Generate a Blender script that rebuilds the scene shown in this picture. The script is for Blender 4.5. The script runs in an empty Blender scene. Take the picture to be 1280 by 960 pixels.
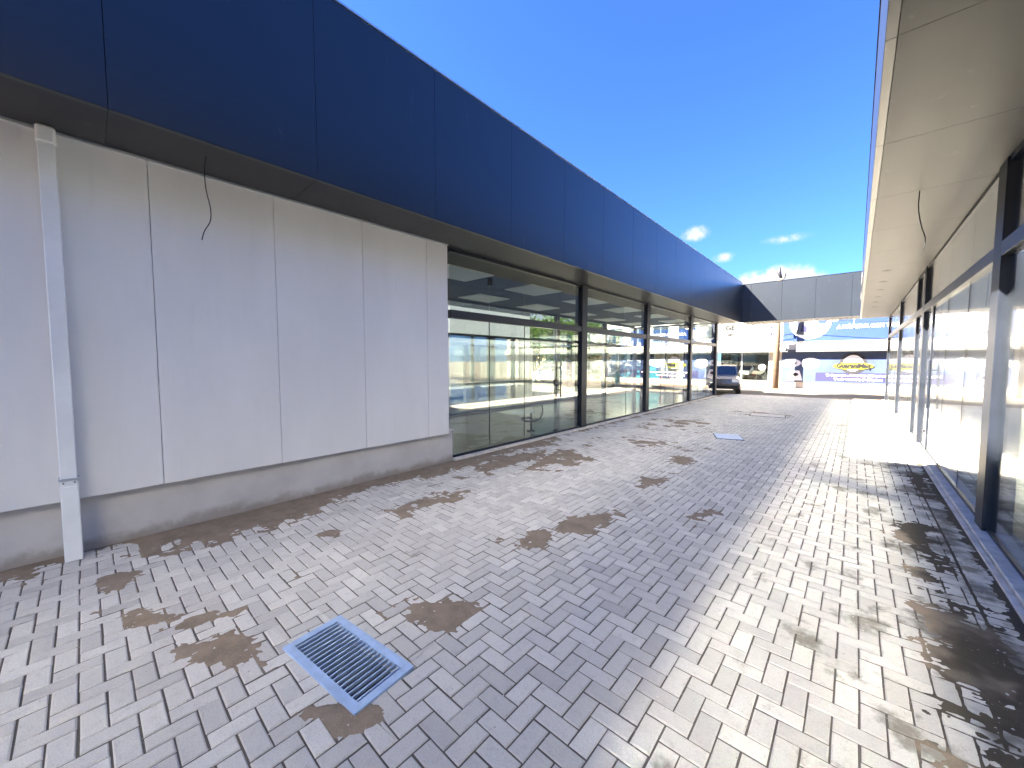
import bpy, math, random
import numpy as np
from mathutils import Vector, Matrix
random.seed(7); rng = np.random.default_rng(7)
sc = bpy.context.scene
COL = sc.collection

# ------------------------------------------------------------------ camera, world, sun, exposure
cam_d = bpy.data.cameras.new("camera"); cam = bpy.data.objects.new("camera", cam_d); COL.objects.link(cam)
cam_d.sensor_width = 36.0; cam_d.lens = 13.5; cam_d.clip_start = 0.02; cam_d.clip_end = 6000
YAW, PITCH = math.radians(41.81), math.radians(3.34)
cam.location = (0, 0, 1.6)
cam.rotation_euler = (math.pi/2 - PITCH, 0, YAW)
sc.camera = cam

SUN = Vector((0.76, 0.80, -1.0)).normalized()          # the way the light travels
SUN_STRENGTH, SKY_STRENGTH, EXPOSURE = 4.5, 0.05, 4.30
sd = bpy.data.lights.new("sun", 'SUN'); sd.energy = SUN_STRENGTH; sd.angle = math.radians(0.53); sd.color = (1.0, 0.90, 0.74)
so = bpy.data.objects.new("sun", sd); COL.objects.link(so); so.location = (-20, -20, 40)
so.rotation_euler = SUN.to_track_quat('-Z', 'Y').to_euler()

def build_world():
    w = bpy.data.worlds.new("World"); sc.world = w; w.use_nodes = True
    nt = w.node_tree; nt.nodes.clear(); N = nt.nodes.new; L = nt.links.new
    out = N('ShaderNodeOutputWorld'); bg = N('ShaderNodeBackground'); bg.inputs[1].default_value = SKY_STRENGTH
    sky = N('ShaderNodeTexSky'); sky.sky_type = 'NISHITA'; sky.sun_disc = False
    sky.sun_elevation = math.asin(-SUN.z); sky.sun_rotation = math.atan2(-SUN.x, -SUN.y)
    sky.altitude = 600; sky.air_density = 1.0; sky.dust_density = 0.35; sky.ozone_density = 2.0
    tc = N('ShaderNodeTexCoord')
    # clouds: low over the horizon, soft noise masked to a few banks
    def math_(op, a, b=None):
        m = N('ShaderNodeMath'); m.operation = op
        for i, v in enumerate((a, b)):
            if v is None: continue
            if isinstance(v, (int, float)): m.inputs[i].default_value = v
            else: L(v, m.inputs[i])
        return m.outputs[0]
    noi = N('ShaderNodeTexNoise'); noi.inputs['Scale'].default_value = 26; noi.inputs['Detail'].default_value = 7; noi.inputs['Roughness'].default_value = 0.6
    L(tc.outputs['Generated'], noi.inputs['Vector'])
    total = None
    for (d, r, sq, amp) in CLOUDS:
        v = Vector(d).normalized()
        sub = N('ShaderNodeVectorMath'); sub.operation = 'SUBTRACT'; L(tc.outputs['Generated'], sub.inputs[0]); sub.inputs[1].default_value = v
        sca = N('ShaderNodeVectorMath'); sca.operation = 'MULTIPLY'; L(sub.outputs[0], sca.inputs[0]); sca.inputs[1].default_value = (1/r, 1/r, sq/r)
        ln = N('ShaderNodeVectorMath'); ln.operation = 'LENGTH'; L(sca.outputs[0], ln.inputs[0])
        f = math_('MULTIPLY', math_('MAXIMUM', math_('SUBTRACT', 1.0, ln.outputs[1]), 0.0), amp)
        total = f if total is None else math_('MAXIMUM', total, f)
    dens = math_('MULTIPLY', total, math_('ADD', math_('MULTIPLY', noi.outputs[0], 3.4), -0.95))
    mr = N('ShaderNodeMapRange'); mr.interpolation_type = 'SMOOTHSTEP'; mr.inputs[1].default_value = 0.05; mr.inputs[2].default_value = 0.75
    L(dens, mr.inputs[0])
    mix = N('ShaderNodeMix'); mix.data_type = 'RGBA'
    L(mr.outputs[0], mix.inputs[0]); 
    tint = N('ShaderNodeMix'); tint.data_type = 'RGBA'; tint.blend_type = 'MULTIPLY'; tint.inputs[0].default_value = 1.0
    L(sky.outputs[0], tint.inputs[6]); tint.inputs[7].default_value = (0.138, 0.238, 0.46, 1)
    L(tint.outputs[2], mix.inputs[6]); mix.inputs[7].default_value = (1.15, 1.2, 1.35, 1)
    L(mix.outputs[2], bg.inputs[0]); L(bg.outputs[0], out.inputs[0])
def dirpx(x, y):
    f = Vector((-math.sin(YAW)*math.cos(PITCH), math.cos(YAW)*math.cos(PITCH), -math.sin(PITCH)))
    r = Vector((math.cos(YAW), math.sin(YAW), 0)); u = r.cross(f)
    return f + r*(x-640)/480 + u*(480-y)/480
CLOUDS = [(dirpx(870, 292), 0.040, 1.9, 1.1), (dirpx(985, 298), 0.055, 4.5, .8), (dirpx(968, 352), 0.10, 3.0, 2.4), (dirpx(1032, 356), 0.10, 4.5, 2.0),
          (dirpx(985, 340), 0.06, 2.5, 1.2), (dirpx(905, 322), 0.035, 2.5, .9), (dirpx(700, 400), .3, 3, 1.6), (dirpx(-100, 380), .35, 3, 1.4),
          (Vector((.2, -1, .15)), .35, 3, 1.5), (Vector((-1, -.6, .12)), .3, 3, 1.3)]
build_world()
vs = sc.view_settings; vs.view_transform = 'Standard'; vs.look = 'None'; vs.exposure = EXPOSURE; vs.gamma = 1.0; vs.use_curve_mapping = False
sc.render.engine = 'CYCLES'; cy = sc.cycles
cy.max_bounces = 9; cy.diffuse_bounces = 4; cy.glossy_bounces = 5; cy.transmission_bounces = 4; cy.transparent_max_bounces = 32
cy.caustics_reflective = True; cy.blur_glossy = 0.15; cy.sample_clamp_indirect = 0
cy.use_denoising = True

# ------------------------------------------------------------------ materials
class NT:
    def __init__(s, name):
        s.m = bpy.data.materials.new(name); s.m.use_nodes = True; s.t = s.m.node_tree; s.t.nodes.clear()
        s.out = s.t.nodes.new('ShaderNodeOutputMaterial')
    def n(s, typ, props=None, **ins):
        x = s.t.nodes.new(typ)
        for k, v in (props or {}).items(): setattr(x, k, v)
        for k, v in ins.items():
            k = k.replace('_', ' ')
            sk = x.inputs[int(k[1:])] if k[0] == 'i' and k[1:].isdigit() else x.inputs[k]
            if isinstance(v, bpy.types.NodeSocket): s.t.links.new(v, sk)
            else: sk.default_value = v
        return x
    def noise(s, scale, detail=4, rough=.55, vec=None, coord='Object'):
        if vec is None: vec = s.n('ShaderNodeTexCoord').outputs[coord]
        return s.n('ShaderNodeTexNoise', Vector=vec, Scale=scale, Detail=detail, Roughness=rough).outputs[0]
    def ramp(s, fac, lo, hi, a=0., b=1.):
        return s.n('ShaderNodeMapRange', dict(interpolation_type='SMOOTHSTEP'), i0=fac, i1=lo, i2=hi, i3=a, i4=b).outputs[0]
    def mix(s, f, a, b, blend='MIX'):
        return s.n('ShaderNodeMix', dict(data_type='RGBA', blend_type=blend), i0=f, i6=a, i7=b).outputs[2]
    def math(s, op, a, b): return s.n('ShaderNodeMath', dict(operation=op), i0=a, i1=b).outputs[0]
    def pos(s): return s.n('ShaderNodeNewGeometry').outputs['Position']
    def scaled(s, vec, k): return s.n('ShaderNodeVectorMath', dict(operation='MULTIPLY'), i0=vec, i1=k).outputs[0]
    def bump(s, h, strength=.3, dist=.01): return s.n('ShaderNodeBump', Strength=strength, Distance=dist, Height=h).outputs[0]
    def done(s, shader): s.t.links.new(shader, s.out.inputs[0]); return s.m
    def pbr(s, col, rough=.6, metal=0., nrm=None, spec=.5, coat=0., coat_r=.1, **k):
        kw = dict(Base_Color=col, Roughness=rough, Metallic=metal); kw['Specular_IOR_Level'] = spec; kw['Coat_Weight'] = coat; kw['Coat_Roughness'] = coat_r
        if nrm is not None: kw['Normal'] = nrm
        kw.update(k)
        return s.done(s.n('ShaderNodeBsdfPrincipled', **kw).outputs[0])
def c(r, g, b): return (r, g, b, 1)
M = {}
def simple(name, col, rough=.6, metal=0., var=.12, scale=6, spec=.5, coat=0., bump=0.):
    t = NT(name); p = t.pos(); n = t.noise(scale, 5, .6, p)
    colr = t.mix(t.ramp(n, .3, .7), c(*[v*(1-var) for v in col]), c(*[min(1, v*(1+var)) for v in col]))
    nr = t.bump(t.noise(scale*9, 3, .6, p), bump, .004) if bump else None
    M[name] = t.pbr(colr, rough, metal, nr, spec, coat)
    return M[name]

def mat_paver():
    t = NT('concrete_paver'); p = t.pos()
    tone = t.n('ShaderNodeAttribute', dict(attribute_name='tone')).outputs['Fac']
    base = t.mix(tone, c(.50, .478, .42), c(.71, .68, .595))
    fine = t.noise(160, 3, .7, p); mid = t.noise(22, 5, .65, p); big = t.noise(.9, 4, .6, p)
    base = t.mix(t.ramp(fine, .42, .68, 0, .32), base, c(.30, .29, .28))
    base = t.mix(t.ramp(mid, .50, .78, 0, .35), base, c(.33, .31, .27))
    base = t.mix(t.ramp(big, .50, .75, 0, .28), base, c(.33, .31, .28))
    # brown-green damp stains, mostly towards the right-hand shopfront
    st = t.noise(3.1, 5, .62, t.scaled(p, (1.0, .8, 1)))
    sx = t.n('ShaderNodeSeparateXYZ', Vector=p).outputs
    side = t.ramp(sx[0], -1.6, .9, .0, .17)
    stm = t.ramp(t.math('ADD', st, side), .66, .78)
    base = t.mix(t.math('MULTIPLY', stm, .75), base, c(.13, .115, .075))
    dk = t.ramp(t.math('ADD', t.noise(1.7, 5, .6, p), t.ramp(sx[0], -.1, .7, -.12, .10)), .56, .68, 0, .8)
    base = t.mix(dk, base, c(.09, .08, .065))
    sp = t.ramp(t.noise(48, 2, .5, p), .72, .78, 0, .6)
    base = t.mix(sp, base, c(.10, .10, .08))
    nr = t.bump(t.math('ADD', t.noise(260, 3, .7, p), t.math('MULTIPLY', t.noise(60, 3, .6, p), .8)), .75, .005)
    M['paver'] = t.pbr(base, t.ramp(mid, .3, .7, .75, .92), 0, nr, .35)
mat_paver()
def mat_sand():
    t = NT('brown_sand'); p = t.pos(); sx = t.n('ShaderNodeSeparateXYZ', Vector=p).outputs
    a = t.mix(t.ramp(t.noise(5, 6, .65, p), .35, .7), c(.27, .21, .145), c(.18, .14, .095))
    a = t.mix(t.ramp(t.noise(190, 2, .7, p), .4, .7, 0, .4), a, c(.34, .28, .21))
    # joints stay dark: fine damp soil and moss between the pavers
    jt = t.ramp(sx[2], -.0045, -.001)
    a = t.mix(jt, c(.105, .092, .072), a)
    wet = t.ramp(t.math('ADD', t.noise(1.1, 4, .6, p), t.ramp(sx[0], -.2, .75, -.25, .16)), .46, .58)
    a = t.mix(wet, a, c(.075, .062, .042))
    a = t.mix(t.ramp(t.noise(70, 1, .5, p), .73, .76, 0, .7), a, c(.42, .38, .33))
    nr = t.bump(t.math('ADD', t.noise(210, 3, .7, p), t.noise(28, 4, .6, p)), .6, .006)
    M['sand'] = t.pbr(a, .93, 0, nr, .25)
mat_sand()
def mat_panel():
    t = NT('white_wall_panel'); p = t.pos()
    a = t.mix(t.ramp(t.noise(1.1, 5, .6, t.scaled(p, (1, 1, .35))), .35, .7), c(.79, .78, .76), c(.85, .84, .82))
    a = t.mix(t.ramp(t.noise(5, 6, .7, t.scaled(p, (1, 3, .25))), .56, .74, 0, .10), a, c(.48, .47, .45))
    nr = t.bump(t.noise(120, 2, .5, p), .12, .002)
    M['panel'] = t.pbr(a, .5, 0, nr, .4)
mat_panel()
def mat_plinth():
    t = NT('grey_render'); p = t.pos(); sx = t.n('ShaderNodeSeparateXYZ', Vector=p).outputs
    a = t.mix(t.ramp(t.noise(2.2, 6, .6, p), .35, .68), c(.52, .505, .50), c(.60, .585, .58))
    d = t.ramp(t.math('SUBTRACT', sx[2], t.math('MULTIPLY', t.noise(4, 6, .7, p), .28)), -.12, .0, .6, 0.)
    a = t.mix(d, a, c(.20, .165, .12))
    nr = t.bump(t.noise(70, 4, .6, p), .35, .004)
    M['plinth'] = t.pbr(a, .82, 0, nr, .3)
mat_plinth()
def mat_acm(name, col, rough, metal=.55, coat=.25):
    t = NT(name); p = t.pos()
    a = t.mix(t.ramp(t.noise(1.4, 5, .6, p), .3, .7), c(*[v*.93 for v in col]), c(*[v*1.07 for v in col]))
    a = t.mix(t.ramp(t.noise(6, 6, .7, t.scaled(p, (1, 1, .2))), .6, .78, 0, .22), a, c(.22, .22, .23))
    nr = t.bump(t.noise(.8, 2, .5, p), .10, .06)
    M[name] = t.pbr(a, rough, metal, nr, .6, coat, .3)
mat_acm('acm', (.0088, .0140, .0235), .40, .35, .5)
mat_acm('soffit', (.025, .0255, .030), .48, .12, .04)
def mat_glass(name, tint, boost=1., wob=.05, haze=0.):
    t = NT(name); p = t.pos()
    nr = t.bump(t.noise(.9, 2, .5, p), wob, .02)
    lw = t.n('ShaderNodeLayerWeight', Blend=.5).outputs['Facing']
    f = t.math('ADD', .045*boost, t.math('MULTIPLY', t.math('POWER', lw, 4.6), .93))
    g = t.n('ShaderNodeBsdfGlossy', Color=c(.97, .98, 1), Roughness=.012, Normal=nr).outputs[0]
    if haze: g = t.n('ShaderNodeMixShader', i0=haze, i1=g, i2=t.n('ShaderNodeBsdfGlossy', Color=c(.97, .98, 1), Roughness=.155, Normal=nr).outputs[0]).outputs[0]
    tr = t.n('ShaderNodeBsdfTransparent', Color=c(*tint)).outputs[0]
    dirt = t.n('ShaderNodeBsdfDiffuse', Color=c(.6, .58, .52)).outputs[0]
    body = t.n('ShaderNodeMixShader', i0=f, i1=tr, i2=g).outputs[0]
    dm = t.ramp(t.noise(3, 6, .7, t.scaled(p, (1, 1, .5))), .45, .8, .001, .012)
    M[name] = t.done(t.n('ShaderNodeMixShader', i0=dm, i1=body, i2=dirt).outputs[0])
mat_glass('glass', (.86, .90, .89), 1.9)
mat_glass('glass_reflective', (.90, .94, .93), 1.75, .05, .42)
simple('steel', (.009, .012, .020), .42, .0, .2, 4, .35)
simple('transom_metal', (.035, .037, .045), .4, .2, .1, 3, .4)
simple('black_rubber', (.006, .006, .007), .6)
simple('white_pipe', (.84, .86, .86), .35, 0, .05, 3, .5, .2)
simple('galvanised', (.34, .46, .64), .45, .15, .10, 14, .5, 0, .1)
simple('sill_concrete', (.60, .56, .50), .8, 0, .18, 9, .3, 0, .3)
simple('tile_floor', (.035, .038, .04), .16, 0, .10, 2.5, .5)
simple('interior_white', (.74, .74, .71), .7, 0, .04, 1)
simple('ceiling_grey', (.045, .048, .052), .8, 0, .06, 1)
simple('flashing', (.6, .63, .66), .3, .7, .08, 3)
simple('roof_metal', (.3, .31, .32), .5, .3)
simple('asphalt', (.075, .072, .07), .9, 0, .25, 3, .3, 0, .5)
simple('sidewalk', (.17, .125, .095), .9, 0, .15, 2, .3, 0, .3)
simple('earth', (.23, .18, .13), .95, 0, .2, .6)
simple('white_paint', (.56, .52, .44), .8, 0, .07, 1.2)
simple('cream_paint', (.36, .29, .17), .8, 0, .08, 1.2)
simple('beige_paint', (.26, .205, .13), .8, 0, .1, 1.2)
simple('dark_interior', (.007, .008, .009), .5)
simple('pole_concrete', (.12, .085, .06), .85, 0, .12, 5, .3, 0, .3)
simple('fence_wood', (.20, .155, .14), .8, 0, .2, 3)
simple('bark', (.11, .085, .065), .9, 0, .3, 9, .3, 0, .6)
simple('banner_blue', (.006, .028, .12), .55, 0, .12, 1.0)
simple('banner_pale', (.032, .052, .115), .55, 0, .25, .8)
simple('banner_violet', (.013, .013, .055), .55, 0, .1, 1)
simple('banner_white', (.80, .80, .80), .55, 0, .04, 2)
simple('banner_yellow', (.2, .19, .008), .55, 0, .05, 2)
simple('banner_dark', (.014, .014, .02), .55)
simple('banner_black', (.004, .004, .006), .55)
simple('machine_green', (.25, .50, .35), .5)
simple('car_teal', (.008, .12, .14), .25, .2, .05, 1, .5, .8)
simple('car_white', (.72, .72, .70), .3, 0, .03, 1, .5, .8)
simple('car_grey', (.20, .185, .16), .25, .4, .05, 1, .5, .8)
simple('car_glass', (.02, .03, .04), .06, 0, .05, 1, .8, .5)
simple('tyre', (.02, .02, .02), .8)
simple('rim', (.45, .45, .46), .3, .8)
simple('tail_red', (.35, .02, .02), .3)
simple('lamp_clear', (.7, .7, .68), .15)
simple('sign_grey', (.09, .095, .10), .6)
def mat_leaf():
    t = NT('tree_leaves'); 
    a = t.mix(t.n('ShaderNodeNewGeometry').outputs['Random Per Island'], c(.018, .04, .008), c(.05, .085, .016))
    d = t.n('ShaderNodeBsdfDiffuse', Color=a).outputs[0]; tl = t.n('ShaderNodeBsdfTranslucent', Color=t.mix(.5, a, c(.07, .12, .015))).outputs[0]
    M['leaf'] = t.done(t.n('ShaderNodeMixShader', i0=.35, i1=d, i2=tl).outputs[0])
mat_leaf()

# ------------------------------------------------------------------ mesh helpers
class MB:
    def __init__(s): s.v = []; s.f = []
    def add(s, vs, fs):
        o = len(s.v); s.v += [tuple(x) for x in vs]; s.f += [tuple(i+o for i in f) for f in fs]; return s
    def box(s, x0, x1, y0, y1, z0, z1, ch=0.):
        if ch <= 0:
            vs = [(x, y, z) for z in (z0, z1) for (x, y) in ((x0, y0), (x1, y0), (x1, y1), (x0, y1))]
            return s.add(vs, [(3, 2, 1, 0), (4, 5, 6, 7), (0, 1, 5, 4), (1, 2, 6, 5), (2, 3, 7, 6), (3, 0, 4, 7)])
        # chamfered on all twelve edges
        vs = []
        idx = {}
        for ix, x in enumerate((x0, x1)):
            for iy, y in enumerate((y0, y1)):
                for iz, z in enumerate((z0, z1)):
                    sx, sy, sz = (1 if ix == 0 else -1), (1 if iy == 0 else -1), (1 if iz == 0 else -1)
                    idx[(ix, iy, iz, 0)] = len(vs); vs.append((x, y+sy*ch, z+sz*ch))
                    idx[(ix, iy, iz, 1)] = len(vs); vs.append((x+sx*ch, y, z+sz*ch))
                    idx[(ix, iy, iz, 2)] = len(vs); vs.append((x+sx*ch, y+sy*ch, z))
        F = []
        for a in (0, 1):
            q = [(a, 0, 0), (a, 1, 0), (a, 1, 1), (a, 0, 1)]; q = q if a == 1 else q[::-1]; F.append([idx[k+(0,)] for k in q])
            q = [(0, a, 0), (0, a, 1), (1, a, 1), (1, a, 0)]; q = q if a == 1 else q[::-1]; F.append([idx[k+(1,)] for k in q])
            q = [(0, 0, a), (1, 0, a), (1, 1, a), (0, 1, a)]; q = q if a == 1 else q[::-1]; F.append([idx[k+(2,)] for k in q])
        for a in (0, 1):
            for b in (0, 1):
                F.append([idx[(0, a, b, 1)], idx[(1, a, b, 1)], idx[(1, a, b, 2)], idx[(0, a, b, 2)]])
                F.append([idx[(a, 0, b, 0)], idx[(a, 1, b, 0)], idx[(a, 1, b, 2)], idx[(a, 0, b, 2)]])
                F.append([idx[(a, b, 0, 0)], idx[(a, b, 1, 0)], idx[(a, b, 1, 1)], idx[(a, b, 0, 1)]])
        for a in (0, 1):
            for b in (0, 1):
                for d in (0, 1): F.append([idx[(a, b, d, k)] for k in range(3)])
        return s.add(vs, F)
    def tube(s, pts, r, n=8, cap=True):
        pts = [Vector(p) for p in pts]; rs = r if isinstance(r, (list, tuple)) else [r]*len(pts)
        vs = []; up = None
        for i, p in enumerate(pts):
            d = (pts[min(i+1, len(pts)-1)] - pts[max(i-1, 0)]).normalized()
            if up is None: up = Vector((0, 0, 1)) if abs(d.z) < .9 else Vector((1, 0, 0))
            a = d.cross(up).normalized(); b = a.cross(d).normalized(); up = b
            for k in range(n):
                t = 2*math.pi*k/n; vs.append(p + (a*math.cos(t) + b*math.sin(t))*rs[i])
        fs = [(i*n+k, i*n+(k+1) % n, (i+1)*n+(k+1) % n, (i+1)*n+k) for i in range(len(pts)-1) for k in range(n)]
        if cap: fs += [tuple(range(n))[::-1], tuple((len(pts)-1)*n+k for k in range(n))]
        return s.add(vs, fs)
    def prism(s, poly, axis, a, b):
        n = len(poly)
        def P(p, t): return {'x': (t, p[0], p[1]), 'y': (p[0], t, p[1]), 'z': (p[0], p[1], t)}[axis]
        return s.add([P(p, a) for p in poly] + [P(p, b) for p in poly],
                     [tuple(range(n))[::-1], tuple(range(n, 2*n))] + [(i, (i+1) % n, n+(i+1) % n, n+i) for i in range(n)])
    def mesh(s, name):
        me = bpy.data.meshes.new(name); me.from_pydata(s.v, [], s.f); me.validate(clean_customdata=False)
        import bmesh as B
        bm = B.new(); bm.from_mesh(me); B.ops.recalc_face_normals(bm, faces=bm.faces); bm.to_mesh(me); bm.free()
        return me
    def build(s, name, mat, parent=None, smooth=False, **props):
        me = s.mesh(name); me.materials.append(M[mat] if isinstance(mat, str) else mat)
        if smooth:
            for p in me.polygons: p.use_smooth = True
        return link(name, me, parent, **props)
def link(name, data, parent=None, loc=None, **props):
    o = bpy.data.objects.new(name, data); COL.objects.link(o)
    if parent is not None: o.parent = parent
    if loc is not None: o.location = loc
    for k, v in props.items(): o[k] = v
    return o
def thing(name, label, cat, loc=(0, 0, 0), rz=0, group=None):
    o = bpy.data.objects.new(name, None); COL.objects.link(o); o.location = loc; o.rotation_euler = (0, 0, rz); o.empty_display_size = .2
    o['label'] = label; o['category'] = cat
    if group: o['group'] = group
    return o
def box(name, mat, parent, x0, x1, y0, y1, z0, z1, ch=0., **props):
    return MB().box(x0, x1, y0, y1, z0, z1, ch).build(name, mat, parent, **props)

# ------------------------------------------------------------------ the ground
HX0, HX1, HY0, HY1 = -2.50, -1.45, .50, 1.28        # the shaft below the drain grate
g = MB()
def sheet(mb, x0, x1, y0, y1, z): mb.add([(x0, y0, z), (x1, y0, z), (x1, y1, z), (x0, y1, z)], [(0, 1, 2, 3)])
for (a, b, cc, d) in ((-1500, HX0, -1500, 3000), (HX1, 1500, -1500, 3000), (HX0, HX1, -1500, HY0), (HX0, HX1, HY1, 3000)): sheet(g, a, b, cc, d, -.09)
g.build('ground', 'earth', kind='structure')
pavement = bpy.data.objects.new('pavement', None); COL.objects.link(pavement); pavement['kind'] = 'structure'
road = MB(); sheet(road, -200, 200, 22.3, 26.3, -.06); road.build('road', 'asphalt', kind='structure')
MB().box(-200, 200, 21.46, 22.3, -.2, -.012).build('kerb_strip', 'sidewalk', kind='structure')
MB().box(-200, 200, 26.3, 28.0, -.2, .03, .01).build('far_sidewalk', 'sidewalk', kind='structure')

# paving limits
PX0, PX1, PY0, PY1 = -4.78, .86, -4.0, 21.45
S = .091
GX, GY = -1.11, 1.194
GC, GR = Vector((-1.99, .882)), math.radians(6.2)      # drain grate centre, turn
GW, GH = .70, .34
def grect(w, h):
    out = []
    for (a, b) in ((-1, -1), (1, -1), (1, 1), (-1, 1)):
        v = Vector((a*w/2, b*h/2)); v.rotate(Matrix.Rotation(GR, 2)); out.append((GC.x+v.x, GC.y+v.y))
    return out
opening = grect(GW-.09, GH-.09)
def clip_half(poly, p, q, keep_left):
    out = []; n = len(poly)
    def sd(a):
        d = (q[0]-p[0])*(a[1]-p[1]) - (q[1]-p[1])*(a[0]-p[0]); return d if keep_left else -d
    for i in range(n):
        a, b = poly[i], poly[(i+1) % n]; da, db = sd(a), sd(b)
        if da >= 0: out.append(a)
        if (da > 0 > db) or (da < 0 < db):
            t = da/(da-db); out.append((a[0]+(b[0]-a[0])*t, a[1]+(b[1]-a[1])*t))
    return out
def subtract(poly, hole):
    res = []; rest = poly
    for i in range(len(hole)):
        p, q = hole[i], hole[(i+1) % len(hole)]
        o_ = clip_half(rest, p, q, False)
        if len(o_) > 2: res.append(o_)
        rest = clip_half(rest, p, q, True)
        if len(rest) < 3: return res
    return res
def area(p): return abs(sum(p[i][0]*p[(i+1) % len(p)][1]-p[(i+1) % len(p)][0]*p[i][1] for i in range(len(p))))/2
blocks = []
BX1 = PX1 - .20                                        # a soldier course runs along the right-hand sill
i0, i1 = int((PX0-GX)/S)-2, int((BX1-GX)/S)+2; j0, j1 = int((PY0-GY)/S)-2, int((PY1-GY)/S)+2
J = .0040
for i in range(i0, i1+1):
    for j in range(j0, j1+1):
        k = (i+j+2) % 4
        if k == 0: w, h = 2, 1
        elif k == 2: w, h = 1, 2
        else: continue
        x, y = GX+i*S, GY+j*S
        a, b, cc, d = max(x, PX0), min(x+w*S, BX1), max(y, PY0), min(y+h*S, PY1)
        if b-a < .03 or d-cc < .03: continue
        blocks.append([(a+J, cc+J), (b-J, cc+J), (b-J, d-J), (a+J, d-J)])
y = PY0
while y < PY1-.05:
    blocks.append([(BX1+J+.008, y+J), (PX1-J, y+J), (PX1-J, y+S-J), (BX1+J+.008, y+S-J)]); y += S
near = []
for b in blocks:
    cx = sum(p[0] for p in b)/4; cyy = sum(p[1] for p in b)/4
    if abs(cx-GC.x) < .6 and abs(cyy-GC.y) < .45:
        for q in subtract(b, opening):
            if area(q) > .0006: near.append(q)
    else: near.append(b)
blocks = near
def view_size(b):
    cx = sum(p[0] for p in b)/len(b); cyy = sum(p[1] for p in b)/len(b)
    f = Vector((-math.sin(YAW)*math.cos(PITCH), math.cos(YAW)*math.cos(PITCH), -math.sin(PITCH))); r = Vector((math.cos(YAW), math.sin(YAW), 0)); u = r.cross(f)
    d = Vector((cx, cyy, -1.6)); z = d.dot(f)
    if z < .1: return 0
    px, py = 640+480*d.dot(r)/z, 480-480*d.dot(u)/z
    if not (0 < px < 1280 and 0 < py < 960): return 0
    return area(b)/z**3
def paver_geo(b, flat=False):
    """a block with a worn chamfer round its top and a slight tilt of its own"""
    n = len(b); cx = sum(p[0] for p in b)/n; cyy = sum(p[1] for p in b)/n
    dz = random.uniform(-.0016, .0012); tx, ty = random.gauss(0, .006), random.gauss(0, .006)
    ox, oy = random.gauss(0, .0009), random.gauss(0, .0009); rot = random.gauss(0, .006)
    ca, sa = math.cos(rot), math.sin(rot)
    P = [(cx+ox+(p[0]-cx)*ca-(p[1]-cyy)*sa, cyy+oy+(p[0]-cx)*sa+(p[1]-cyy)*ca) for p in b]
    H = lambda p: dz+(p[0]-cx)*tx+(p[1]-cyy)*ty
    ch = .0045
    top = []
    for p in P:
        dx, dy = cx-p[0], cyy-p[1]; k = ch*random.uniform(.7, 1.6)
        q = (p[0]+math.copysign(min(k, abs(dx)*.5), dx), p[1]+math.copysign(min(k, abs(dy)*.5), dy)); top.append((q[0], q[1], H(q)))
    rim = [(p[0], p[1], H(p)-.0042) for p in P]; bot = [(p[0], p[1], -.06) for p in P]
    vs = top+rim+bot
    fs = [tuple(range(n))] + [(n+i, n+(i+1) % n, (i+1) % n, i) for i in range(n)] + [(2*n+i, 2*n+(i+1) % n, n+(i+1) % n, n+i) for i in range(n)]
    return vs, fs
def tone_attr(me, vals):
    at = me.attributes.new('tone', 'FLOAT', 'FACE'); at.data.foreach_set('value', vals)
order = sorted(range(len(blocks)), key=lambda k: -view_size(blocks[k]))
single = set(order[:300])
rv, rf, rt = [], [], []
for k, b in enumerate(blocks):
    vs_, fs_ = paver_geo(b); tone = min(1, max(0, random.gauss(.55, .24)))
    if random.random() < .05: tone *= .3
    if k in single:
        me = bpy.data.meshes.new('paver'); me.from_pydata(vs_, [], fs_); me.materials.append(M['paver']); tone_attr(me, [tone]*len(fs_))
        link('paver', me, pavement)
    else:
        o_ = len(rv); rv += vs_; rf += [tuple(i+o_ for i in f) for f in fs_]; rt += [tone]*len(fs_)
me = bpy.data.meshes.new('paver_field'); me.from_pydata(rv, [], rf); me.materials.append(M['paver']); tone_attr(me, rt)
link('paver_field', me, pavement, kind='stuff')

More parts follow.
